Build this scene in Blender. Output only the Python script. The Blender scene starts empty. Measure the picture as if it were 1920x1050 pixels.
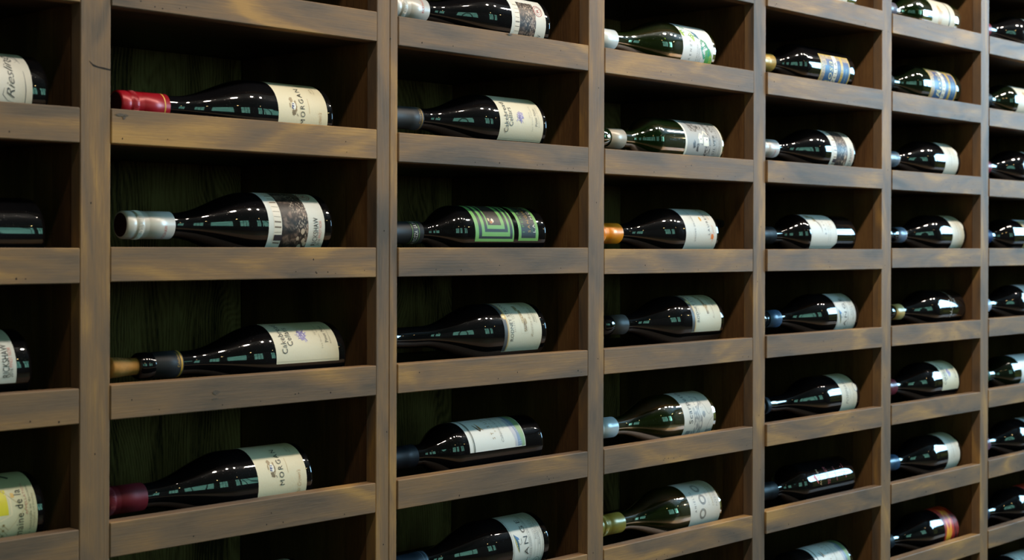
import bpy, bmesh, math, random
from mathutils import Vector

random.seed(7)
C = bpy.context.scene.collection
SC = bpy.context.scene
EYE = 1.5                                   # eye height above the floor

# ------------------------------------------------------------------ camera
cam = bpy.data.cameras.new('camera')
cam.sensor_width = 36.0
cam.lens = 2768.9 / 1920 * 36.0
cam.shift_y = (461.3 - 525.0) / 1920.0
cam.clip_start = 0.05
co = bpy.data.objects.new('camera', cam)
C.objects.link(co)
co.rotation_mode = 'XYZ'
from mathutils import Matrix
co.matrix_world = (Matrix.Translation((0, -1.3931, EYE)) @ Matrix.Rotation(-0.8108, 4, 'Z')
                   @ Matrix.Rotation(math.pi / 2, 4, 'X') @ Matrix.Rotation(0.0027, 4, 'Z'))
cam.dof.use_dof = True
cam.dof.focus_distance = 2.0
cam.dof.aperture_fstop = 8.5
SC.camera = co

# ------------------------------------------------------------------ world, lights, exposure
w = bpy.data.worlds.new('world'); SC.world = w
w.use_nodes = True
w.node_tree.nodes['Background'].inputs[0].default_value = (0.5, 0.6, 0.6, 1)
w.node_tree.nodes['Background'].inputs[1].default_value = 0.02
vs = SC.view_settings
vs.view_transform = 'Standard'; vs.look = 'None'; vs.gamma = 1.0; vs.exposure = 0.0
vs.use_curve_mapping = False

def point(loc, watt, col, rad):
    l = bpy.data.lights.new('track_lamp', 'POINT')
    l.energy = watt; l.color = col; l.shadow_soft_size = rad
    o = bpy.data.objects.new('track_lamp', l); o.location = loc; C.objects.link(o)
# the row of lamps on the ceiling track along the rack, warm white
for i in range(9):
    point((0.55 + 0.50 * i, -0.95, 3.05), 25.5, (1.0, 0.87, 0.72), 0.055)
# a second, more distant row of small lamps over the room
for i in range(5):
    point((-1.0 + 1.9 * i, -3.2, 3.1), 2.5, (1.0, 0.72, 0.30), 0.03)
TEAL_STRENGTH, BLUE_STRENGTH = 3.0, 26.0

# ------------------------------------------------------------------ materials
MATS = {}
def newmat(name):
    m = bpy.data.materials.new(name); m.use_nodes = True
    nt = m.node_tree
    return m, nt, nt.nodes['Principled BSDF'], nt.links

def plain(name, col, rough=0.5, metal=0.0, var=0.06, scale=60.0, spec=0.5, bump=0.0, trans=0.0, coat=0.0):
    if name in MATS: return MATS[name]
    m, nt, b, L = newmat(name)
    n = nt.nodes.new('ShaderNodeTexNoise'); n.inputs['Scale'].default_value = scale
    tc = nt.nodes.new('ShaderNodeTexCoord'); L.new(tc.outputs['Object'], n.inputs['Vector'])
    mx = nt.nodes.new('ShaderNodeMix'); mx.data_type = 'RGBA'
    mx.inputs['A'].default_value = tuple(c * (1 - var) for c in col) + (1,)
    mx.inputs['B'].default_value = tuple(min(1, c * (1 + var)) for c in col) + (1,)
    L.new(n.outputs['Fac'], mx.inputs['Factor']); L.new(mx.outputs['Result'], b.inputs['Base Color'])
    b.inputs['Roughness'].default_value = rough; b.inputs['Metallic'].default_value = metal
    b.inputs['Specular IOR Level'].default_value = spec
    b.inputs['Transmission Weight'].default_value = trans
    b.inputs['Coat Weight'].default_value = coat
    if bump:
        bp = nt.nodes.new('ShaderNodeBump'); bp.inputs['Strength'].default_value = bump
        bp.inputs['Distance'].default_value = 0.0006
        L.new(n.outputs['Fac'], bp.inputs['Height']); L.new(bp.outputs['Normal'], b.inputs['Normal'])
    MATS[name] = m
    return m

def hexc(h):
    h = h.lstrip('#'); r = []
    for i in (0, 2, 4):
        c = int(h[i:i + 2], 16) / 255
        r.append(c / 12.92 if c <= 0.04045 else ((c + 0.055) / 1.055) ** 2.4)
    return tuple(r)

def ink(h): return plain('ink_' + h.strip('#'), hexc(h), 0.45, var=0.03)
def paper(h, rough=0.55): return plain('paper_' + h.strip('#'), hexc(h), rough, var=0.03, scale=500, bump=0.12)

def ramp(nt, stops):
    r = nt.nodes.new('ShaderNodeValToRGB')
    e = r.color_ramp.elements
    while len(e) > 1: e.remove(e[-1])
    e[0].position = stops[0][0]; e[0].color = stops[0][1] + (1,)
    for p, c in stops[1:]:
        x = e.new(p); x.color = c + (1,)
    return r

def wood(name, axis, cols, rough=0.42, streak=0.35, blotch=1.0, spec=0.5, fine=1.0, rings=0.0):
    """stained wood with the grain along object axis 'x' or 'z'; each object gets its own cut of the pattern"""
    m, nt, b, L = newmat(name)
    tc = nt.nodes.new('ShaderNodeTexCoord'); oi = nt.nodes.new('ShaderNodeObjectInfo')
    mul = nt.nodes.new('ShaderNodeMath'); mul.operation = 'MULTIPLY'; mul.inputs[1].default_value = 37.0
    L.new(oi.outputs['Random'], mul.inputs[0])
    add = nt.nodes.new('ShaderNodeVectorMath'); add.operation = 'ADD'
    L.new(tc.outputs['Object'], add.inputs[0]); L.new(mul.outputs[0], add.inputs[1])
    def noise(sc, detail, dist=0.0, rot=0.0):
        mp = nt.nodes.new('ShaderNodeMapping'); mp.inputs['Scale'].default_value = sc
        mp.inputs['Rotation'].default_value = (0, rot, 0)
        L.new(add.outputs[0], mp.inputs['Vector'])
        n = nt.nodes.new('ShaderNodeTexNoise'); n.inputs['Scale'].default_value = 1.0
        n.inputs['Detail'].default_value = detail; n.inputs['Distortion'].default_value = dist
        L.new(mp.outputs[0], n.inputs['Vector']); return n
    g = (lambda a, c: (a, c, c)) if axis == 'x' else (lambda a, c: (c, c, a))
    n1 = noise(g(5 * blotch, 22 * blotch), 2.0, 1.0, 0.12)               # soft clouds of stain
    n2 = noise(g(14 * fine, 520 * fine), 3.0, 0.35)                # fine grain
    n3 = noise(g(70, 900), 2.0, 0.5, 0.5 if axis == 'x' else 0.2)  # slanting sanding marks
    def madd(a, k, c):
        x = nt.nodes.new('ShaderNodeMath'); x.operation = 'MULTIPLY_ADD'
        L.new(a, x.inputs[0]); x.inputs[1].default_value = k
        if isinstance(c, float): x.inputs[2].default_value = c
        else: L.new(c, x.inputs[2])
        return x.outputs[0]
    f = madd(n1.outputs['Fac'], 1.0, -0.5 * streak - 0.5 * streak * 1.1)
    f = madd(n2.outputs['Fac'], streak, f)
    f = madd(n3.outputs['Fac'], streak * 1.1, f)
    if rings:                                                       # flat-sawn arches, one above the other
        sp = nt.nodes.new('ShaderNodeSeparateXYZ'); L.new(tc.outputs['Object'], sp.inputs[0])
        lo = noise(g(3, 9), 2.0, 0.4)
        def m2(op, a, b_):
            x = nt.nodes.new('ShaderNodeMath'); x.operation = op
            for q, v in ((0, a), (1, b_)):
                if isinstance(v, float): x.inputs[q].default_value = v
                else: L.new(v, x.inputs[q])
            return x.outputs[0]
        xx = m2('ABSOLUTE', m2('ADD', sp.outputs['X'], m2('MULTIPLY_ADD', lo.outputs['Fac'], 0.16)), 0.0)
        ph = m2('ADD', m2('MULTIPLY', m2('POWER', xx, 1.35), 900.0), m2('MULTIPLY', sp.outputs['Z'], 42.0))
        ph = m2('ADD', ph, m2('MULTIPLY', n1.outputs['Fac'], 5.0))
        wv = m2('SINE', ph, 0.0)
        f = madd(wv, rings * .5, f)
    r = ramp(nt, cols); L.new(f, r.inputs['Fac'])
    L.new(r.outputs['Color'], b.inputs['Base Color'])
    rr = nt.nodes.new('ShaderNodeMath'); rr.operation = 'MULTIPLY_ADD'
    L.new(n2.outputs['Fac'], rr.inputs[0]); rr.inputs[1].default_value = 0.25; rr.inputs[2].default_value = rough - 0.12
    L.new(rr.outputs[0], b.inputs['Roughness'])
    b.inputs['Specular IOR Level'].default_value = spec
    bp = nt.nodes.new('ShaderNodeBump'); bp.inputs['Strength'].default_value = 0.25; bp.inputs['Distance'].default_value = 0.0008
    L.new(n2.outputs['Fac'], bp.inputs['Height']); L.new(bp.outputs['Normal'], b.inputs['Normal'])
    return m

FRONT = [(0.26, hexc('5c5046')), (0.42, hexc('77614e')), (0.56, hexc('896b4d')), (0.72, hexc('b08751'))]
FRONT_V = FRONT
W_RAIL = wood('stained_wood_rail', 'x', FRONT, 0.58, streak=0.16, spec=0.26)
W_POST = wood('stained_wood_post', 'z', FRONT_V, 0.58, streak=0.17, spec=0.26)
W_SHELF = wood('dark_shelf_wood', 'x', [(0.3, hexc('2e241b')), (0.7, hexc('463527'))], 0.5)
W_SIDE = wood('brown_side_wood', 'z', [(0.3, hexc('563a22')), (0.5, hexc('704e2d')), (0.7, hexc('835f38'))], 0.55, blotch=0.6)
W_BACK = wood('green_black_oak', 'z', [(0.26, hexc('3f2d1c')), (0.44, hexc('80603c')), (0.72, hexc('a98658'))], 0.7, streak=0.4, blotch=0.8, rings=0.16, spec=0.2)
M_HOLE = plain('nail_hole_dark', (0.012, 0.009, 0.007), 0.9)

def glassmat(name, col, trans=0.0, rough=0.025):
    if name in MATS: return MATS[name]
    m, nt, b, L = newmat(name)
    b.inputs['Base Color'].default_value = col + (1,)
    b.inputs['Transmission Weight'].default_value = trans
    b.inputs['IOR'].default_value = 1.5
    n = nt.nodes.new('ShaderNodeTexNoise'); n.inputs['Scale'].default_value = 900.0
    tc = nt.nodes.new('ShaderNodeTexCoord'); L.new(tc.outputs['Object'], n.inputs['Vector'])
    r = nt.nodes.new('ShaderNodeMapRange'); r.inputs['From Min'].default_value = 0.66; r.inputs['From Max'].default_value = 0.72
    r.inputs['To Min'].default_value = rough; r.inputs['To Max'].default_value = rough + 0.25     # specks of dust
    L.new(n.outputs['Fac'], r.inputs['Value']); L.new(r.outputs[0], b.inputs['Roughness'])
    if not trans: b.inputs['Specular IOR Level'].default_value = 0.85
    b.inputs['Coat Weight'].default_value = 0.03; b.inputs['Coat Roughness'].default_value = 0.20   # film of dust
    MATS[name] = m
    return m
G_BLACK = glassmat('black_bottle_glass', (0.004, 0.004, 0.005))
G_GREEN = glassmat('deep_green_bottle_glass', (0.012, 0.05, 0.008), 0.8)
G_OLIVE = glassmat('olive_bottle_glass', (0.032, 0.066, 0.004), 0.85)
G_DGREEN = glassmat('dark_green_bottle_glass', (0.004, 0.009, 0.004))

# ------------------------------------------------------------------ mesh helpers
def link(name, me, mats, parent=None, loc=(0, 0, 0), kind=None, smooth=False):
    o = bpy.data.objects.new(name, me); C.objects.link(o)
    if not me.materials:
        for m in (mats if isinstance(mats, (list, tuple)) else [mats]): me.materials.append(m)
    o.location = loc
    if parent: o.parent = parent
    if kind: o['kind'] = kind
    return o

def box_mesh(sx, sy, sz, bev=0.0, segs=1, jitter=0.0):
    bm = bmesh.new()
    bmesh.ops.create_cube(bm, size=1.0)
    for v in bm.verts: v.co = Vector((v.co.x * sx, v.co.y * sy, v.co.z * sz))
    if bev: bmesh.ops.bevel(bm, geom=list(bm.edges), offset=bev, segments=segs, affect='EDGES', profile=0.6)
    me = bpy.data.meshes.new('board'); bm.to_mesh(me); bm.free()
    return me

def board(name, x0, x1, y0, y1, z0, z1, mat, parent, bev=0.0006, kind=None):
    me = box_mesh(x1 - x0, y1 - y0, z1 - z0, bev)
    return link(name, me, mat, parent, ((x0 + x1) / 2, (y0 + y1) / 2, (z0 + z1) / 2), kind)

def pydata(name, verts, faces, smooth=False, mats=None, fm=None):
    me = bpy.data.meshes.new(name); me.from_pydata(verts, [], faces)
    if mats:
        for m in mats: me.materials.append(m)
    if fm: me.polygons.foreach_set('material_index', fm)
    if smooth: me.polygons.foreach_set('use_smooth', [True] * len(me.polygons))
    me.update()
    return me

def lathe(name, prof, R, seg=72, flat_from=None):
    """prof: list of (s, r); the axis lies along -x at height R; seams closed with smooth shading"""
    V = []; F = []
    n = len(prof)
    for s, r in prof:
        for j in range(seg):
            a = 2 * math.pi * j / seg
            V.append((-s, -r * math.cos(a), R + r * math.sin(a)))
    for i in range(n - 1):
        for j in range(seg):
            k = (j + 1) % seg
            F.append((i * seg + j, (i + 1) * seg + j, (i + 1) * seg + k, i * seg + k))
    me = pydata(name, V, F, True)
    return me

# ------------------------------------------------------------------ room
def structure(name, me, m, loc=(0, 0, 0), parent=None):
    o = link(name, me, m, parent, loc)
    if parent is None: o['kind'] = 'structure'
    return o
M_WALL = plain('room_wall_paint', (0.06, 0.05, 0.04), 0.8)
M_CEIL = plain('room_ceiling_paint', (0.03, 0.028, 0.025), 0.85)
M_FLOOR = wood('floor_boards', 'x', [(0.3, hexc('5a4330')), (0.7, hexc('8a6a4a'))], 0.4)
M_FRAME = plain('dark_window_frame', (0.02, 0.02, 0.02), 0.4)
def emis(name, col, st, c2):
    m, nt, b, L = newmat(name)
    n = nt.nodes.new('ShaderNodeTexNoise'); n.inputs['Scale'].default_value = 2.2; n.inputs['Detail'].default_value = 3
    tc = nt.nodes.new('ShaderNodeTexCoord'); L.new(tc.outputs['Object'], n.inputs['Vector'])
    r = ramp(nt, [(0.35, c2), (0.6, col)]); L.new(n.outputs['Fac'], r.inputs['Fac'])
    L.new(r.outputs['Color'], b.inputs['Emission Color']); b.inputs['Emission Strength'].default_value = st
    b.inputs['Base Color'].default_value = (0.02, 0.02, 0.02, 1)
    return m
M_TEAL = emis('teal_daylight_pane', (0.34, 0.82, 0.63), TEAL_STRENGTH, (0.12, 0.40, 0.34))
M_BLUE = emis('blue_daylight_pane', (0.42, 0.78, 1.0), BLUE_STRENGTH, (0.32, 0.66, 1.0))
XA, XB, YF, ZC = -4.0, 6.7, -6.0, 4.0
structure('floor', box_mesh(XB - XA, 6.4, 0.1), M_FLOOR, ((XA + XB) / 2, YF / 2 + 0.2, -0.05))
structure('ceiling', box_mesh(XB - XA, 6.4, 0.1), M_CEIL, ((XA + XB) / 2, YF / 2 + 0.2, ZC + 0.05))
structure('wall_front', box_mesh(XB - XA, 0.1, ZC), M_WALL, ((XA + XB) / 2, 0.36, ZC / 2))
structure('wall_back', box_mesh(XB - XA, 0.1, ZC), M_WALL, ((XA + XB) / 2, YF - 0.05, ZC / 2))
structure('wall_left', box_mesh(0.1, 6.2, ZC), M_WALL, (XA - 0.05, YF / 2 + 0.2, ZC / 2))
structure('wall_right', box_mesh(0.1, 6.2, ZC), M_WALL, (XB + 0.05, YF / 2 + 0.2, ZC / 2))
def window(n, horizontal, a0, a1, z0, z1, at, mat, cols, rows):
    """a framed window standing just off its wall; panes are children"""
    t = 0.05
    root = bpy.data.objects.new('window_%d' % n, None); C.objects.link(root); root['kind'] = 'structure'
    root.location = ((a0 + a1) / 2, at, z0) if horizontal else (at, (a0 + a1) / 2, z0)
    W, H = a1 - a0, z1 - z0
    def bar(name, c, z, wd, hg, m, th=0.05):
        me = box_mesh(*((wd, th, hg) if horizontal else (th, wd, hg)))
        link(name, me, m, root, (c, 0, z) if horizontal else (0, c, z))
    bar('frame', 0, 0, W, t, M_FRAME); bar('frame', 0, H, W, t, M_FRAME)
    for s in (-1, 1): bar('frame', s * W / 2, H / 2, t, H, M_FRAME)
    for i in range(1, cols): bar('mullion', -W / 2 + W * i / cols, H / 2, 0.04, H - t, M_FRAME)
    for j in range(1, rows): bar('transom', 0, H * j / rows, W - t, 0.035, M_FRAME, 0.045)
    bar('pane', 0, H / 2, W - t, H - t, mat, 0.012)
x = -2.9; n = 1
for wd, gap in ((1.0, 1.3), (1.1, .45), (1.0, 1.5), (1.0, .4), (0.9, .5)):
    window(n, True, x, x + wd, 1.55, 3.6, YF + 0.08, M_TEAL, 3, 3); x += wd + gap; n += 1
window(n, False, -2.9, -0.6, 1.85, 3.2, XB - 0.08, M_BLUE, 3, 1)
M_LEAF = emis('garden_seen_through_pane', (0.30, 0.34, 0.06), 0.5, (0.03, 0.05, 0.03))
window(n + 1, False, -2.9, -0.6, 0.5, 1.72, XB - 0.08, M_LEAF, 3, 1)

# ------------------------------------------------------------------ the wine rack
PL = [0.3990, 0.8093, 1.2202, 1.6261, 2.0446, 2.4628, 2.8638, 3.2700]   # near edge of every post
PW = 0.0357; PITCH = 0.147; RH = 0.0372; DEPTH = 0.284; TH = 0.0188
V0 = EYE - 0.0029
RAILV = {(0,-2):-.2982,(0,-1):-.1504,(0,0):-.003,(0,1):.1438,(1,-2):-.2961,(1,-1):-.1495,(1,0):-.0023,(1,1):.1452,(1,2):.292,
 (2,-3):-.4457,(2,-2):-.2971,(2,-1):-.1504,(2,0):-.0022,(2,1):.1434,(2,2):.2909,(3,-3):-.4446,(3,-2):-.2976,(3,-1):-.1507,
 (3,0):-.0041,(3,1):.1434,(3,2):.291,(3,3):.4388,(4,-3):-.4432,(4,-2):-.2968,(4,-1):-.1491,(4,0):-.004,(4,1):.1449,(4,2):.2918,
 (4,3):.4391,(5,-4):-.5892,(5,-3):-.4454,(5,-2):-.2974,(5,-1):-.1493,(5,0):-.0023,(5,1):.1449,(5,2):.2924,(5,3):.4389,
 (6,-4):-.5879,(6,-3):-.4424,(6,-2):-.2954,(6,-1):-.1483,(6,0):-.0018,(6,1):.1427,(6,2):.2891,(6,3):.4384}
LIPS = {(0,1):.026,(0,0):.024,(0,-1):.0205,(0,-2):.025,(1,1):.029,(1,0):.0165,(1,-1):.029,(1,-2):.0305,(1,-3):.026,(2,2):.0165,
 (2,1):.0145,(2,0):.019,(2,-1):.0135,(2,-2):.022,(2,-3):.022,(3,2):.0145,(3,1):.0155,(3,0):.0175,(3,-1):.012,(3,-2):.0225,
 (3,-3):.025,(4,3):.0165,(4,2):.010,(4,1):.014,(4,0):.0145,(4,-1):.019,(4,-2):.022,(4,-3):.0225,(4,-4):.030,(5,3):.014,(5,2):.0105,
 (5,1):.0135,(5,0):.015,(5,-1):.020,(5,-2):.0185,(5,-3):.0195,(5,-4):.028,(6,3):.010,(6,2):.0095,(6,1):.011,(6,0):.0135,(6,-1):.018,
 (6,-2):.020,(6,-3):.023,(6,-4):.0285,(6,-5):.0195}
KMIN, KMAX = -6, 5
def rail_top(c, k): return EYE + RAILV.get((c, k), -0.0029 + k * PITCH)
def shelf_top(c, k): return rail_top(c, k) - LIPS.get((c, k), .0165)
ZB, ZT = EYE + KMIN * PITCH - 0.06, EYE + KMAX * PITCH + 0.12
rack = bpy.data.objects.new('wine_rack', None); C.objects.link(rack)
rack['label'] = 'wall-sized rack of brown stained wood with rows of open cubbies for wine bottles'
rack['category'] = 'wine rack'
hv, hf = [], []
def hole(x, y, z, r, rz=1.0):
    """a small dark nail hole: a shallow cup sunk behind a ring flush with the face"""
    i = len(hv); k = 8; a0 = random.random() * 3
    for j in range(k):
        a = a0 + 2 * math.pi * j / k
        hv.append((x + r * math.cos(a) * random.uniform(.7, 1.2), y - 0.00012, z + r * rz * math.sin(a) * random.uniform(.7, 1.2)))
    hf.append(tuple(range(i + k - 1, i - 1, -1)))
for i, u in enumerate(PL):
    if i == 2:                                    # this post is two strips with an open seam
        board('post', u, u + 0.0212, 0, TH, ZB, ZT, W_POST, rack, 0.0008)
        board('post', u + 0.0219, u + PW, 0.0004, TH, ZB, ZT, W_POST, rack, 0.0012)
    else:
        board('post', u, u + PW, 0, TH, ZB, ZT, W_POST, rack, 0.0008)
    a, b = u + 0.0014, u + PW - 0.0014
    board('side_board', a, b, TH + .0003, 0.060, ZB, ZT, W_SIDE, rack, 0)
    board('side_board', a + .0004, b - .0004, 0.0603, 0.101, ZB, ZT, W_SIDE, rack, 0)
    board('side_board', a + .0007, b - .0007, 0.1011, DEPTH, ZB, ZT, W_SIDE, rack, 0)
    z = ZB + 0.1
    while z < ZT:
        hole(u + PW * random.choice((.35, .5, .62)), 0, z, 0.0009, 1.3); z += random.uniform(.09, .3)
for c in range(7):
    x0, x1 = PL[c] + PW, PL[c + 1]
    board('back_panel', x0 - .0005, x1 + .0010, DEPTH + .0004, DEPTH + .012, ZB, ZT, W_BACK, rack, 0)
    gapl = 0.0014 if c in (4, 5) else 0.0004
    rail_me = box_mesh(x1 - x0 - gapl - 0.0004, TH, RH, 0.0009)
    for k in range(KMIN, KMAX + 1):
        zt = rail_top(c, k)
        prot = (0.0028 if c == 4 else 0.0012 if c in (5, 6) else 0.0004) + random.uniform(-.0003, .0006)
        o = link('rail', rail_me, W_RAIL, rack, ((x0 + x1 + gapl - 0.0004) / 2, TH / 2 - prot, zt - RH / 2))
        o.rotation_euler = (0, random.uniform(-.0012, .0012), 0)
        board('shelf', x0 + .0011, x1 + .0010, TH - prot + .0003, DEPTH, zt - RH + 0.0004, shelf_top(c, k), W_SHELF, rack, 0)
        for q in range(random.randint(4, 7)):
            low = random.random() < .75
            hole(random.uniform(x0 + .008, x1 - .008), -prot, zt - RH + (random.uniform(.004, .009) if low else random.uniform(.008, .026)), random.uniform(.0006, .0011), random.uniform(.7, 1.5))
me = pydata('nail_holes', hv, hf, mats=[M_HOLE])
link('nail_holes', me, M_HOLE, rack, kind='stuff')
# the crack across the second post, and the dark round peg in the fourth cubby column
cx = PL[1]; pts = [(.010, .1935), (.0145, .1895), (.020, .188), (.027, .1872), (.0352, .1862)]
V = []; F = []
for i, (a, z) in enumerate(pts):
    hw = (0.0004, .0011, .0008, .0010, .0008)[i]
    V += [(cx + a, -0.00015, EYE + z - hw), (cx + a, -0.00015, EYE + z + hw)]
F = [(2 * i, 2 * i + 2, 2 * i + 3, 2 * i + 1) for i in range(len(pts) - 1)]
link('crack', pydata('crack', V, F, mats=[M_HOLE]), M_HOLE, rack)
M_KNOT = plain('wood_knot', hexc('56483b'), 0.6, var=.35, scale=300)
for c, k, fx, dz, rx, rz in ((1, 1, .035, .006, .0075, .0016), (1, 1, .042, .0085, .0020, .0020), (2, 2, .55, .0016, .0050, .0012), (1, -1, .36, .017, .0060, .0022), (4, -2, .72, .010, .0060, .0007), (1, -1, .355, .024, .0050, .0010)):
    x, z = PL[c] + PW + fx * (PL[c + 1] - PL[c] - PW), rail_top(c, k) - dz
    y = -(0.0028 if c == 4 else .0004) - .00095
    n_ = 14; V = [(x + rx * random.uniform(.75, 1.15) * math.cos(2 * math.pi * j / n_), y, z + rz * random.uniform(.7, 1.2) * math.sin(2 * math.pi * j / n_)) for j in range(n_)]
    link('knot', pydata('knot', V, [tuple(range(n_))]), M_KNOT, rack)
bm = bmesh.new(); bmesh.ops.create_cone(bm, cap_ends=True, segments=24, radius1=.0075, radius2=.0068, depth=.012)
me = bpy.data.meshes.new('peg'); bm.to_mesh(me); bm.free()
pg = link('peg', me, plain('black_peg', (.01, .009, .009), .4), rack, (PL[4] - 0.0048, 0.066, EYE + .0385)); pg.rotation_euler = (0, math.pi / 2, 0)

# ------------------------------------------------------------------ bottles
RN = 0.0143
def glass_profile(kind, R, L, capless=False):
    P = [(0.016, 0.0), (0.012, R * .45), (0.002, R * .68), (0.0, R * .80)]
    for i in range(1, 7):
        a = math.pi / 2 * i / 6
        P.append((0.0065 - 0.0065 * math.cos(a), R * .80 + (R * .2) * math.sin(a)))
    s0, s1 = (0.108, 0.212) if kind == 'burgundy' else (0.160, 0.212)
    s = 0.02
    while s < s0: P.append((s, R)); s += 0.025
    for i in range(0, 21):
        t = i / 20
        if kind == 'burgundy': f = 0.5 + 0.5 * math.cos(math.pi * t ** 0.95)
        else: f = 0.5 + 0.5 * math.cos(math.pi * t ** 1.05)
        P.append((s0 + (s1 - s0) * t, RN + (R - RN) * f))
    P += [(0.235, RN - .0002), (L - .022, RN - .0006), (L - .020, RN + .0006), (L - .012, RN + .0010), (L - .003, RN + .0006),
          (L, RN - .0015), (L, .0098), (L - .004, .0092), (L - .004, 0.0)]
    return P
def screw_profile(s0, L):
    r = RN + .0016
    P = [(s0, r - .0018), (s0, r), (s0 + .033, r), (s0 + .034, r - .0005), (s0 + .0355, r + .0002), (s0 + .037, r - .0005), (s0 + .0385, r + .0003),
         (s0 + .0400, r - .0006), (s0 + .0405, r + .0002), (s0 + .048, r + .0002), (s0 + .049, r - .0006), (s0 + .0505, r - .0006), (s0 + .0515, r + .0002),
         (L - .002, r), (L - .0006, r - .0006), (L, r - .002), (L, 0)]
    return P
def foil_profile(s0, L):
    r = RN + .0008
    return [(s0, r - .001), (s0, r + .0005), (s0 + .02, r + .0001), (L - .024, r - .0002), (L - .021, r + .0013), (L - .010, r + .0016), (L - .002, r + .0012), (L, r - .0006), (L, 0)]
def cutfoil_profile(s0, s1):
    r = RN + .0008
    return [(s0, r - .001), (s0, r + .0005), (s0 + .02, r), (s1 - .001, r - .0002), (s1, r - .0010)]
MESH = {}
def cached(key, fn):
    if key not in MESH: MESH[key] = fn()
    return MESH[key]

TXT = {}
def text_mesh(s, spacing, shear):
    key = (s, spacing, shear)
    if key not in TXT:
        cu = bpy.data.curves.new('t', 'FONT'); cu.body = s; cu.space_character = spacing; cu.shear = shear; cu.offset = -0.012 if shear > .24 else -0.004; cu.resolution_u = 3
        ob = bpy.data.objects.new('t', cu)
        me = bpy.data.meshes.new_from_object(ob)
        vs_ = [v.co.copy() for v in me.vertices]; fs_ = [tuple(p.vertices) for p in me.polygons]
        xs = [v.x for v in vs_]; ys = [v.y for v in vs_]
        x0, x1, y0, y1 = min(xs), max(xs), min(ys), max(ys)
        TXT[key] = ([((v.x - x0) / (x1 - x0), (v.y - y0) / (y1 - y0)) for v in vs_], fs_)
        bpy.data.objects.remove(ob); bpy.data.curves.remove(cu); bpy.data.meshes.remove(me)
    return TXT[key]

class Print:
    def __init__(self): self.v, self.f, self.m, self.mats = [], [], [], []
    def mi(self, m):
        if m not in self.mats: self.mats.append(m)
        return self.mats.index(m)
    def build(self, name, parent):
        if not self.f: return
        me = pydata(name, self.v, self.f, mats=self.mats, fm=self.m)
        return link(name, me, self.mats, parent, kind='stuff')     # letters and strokes too small to pick apart

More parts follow.
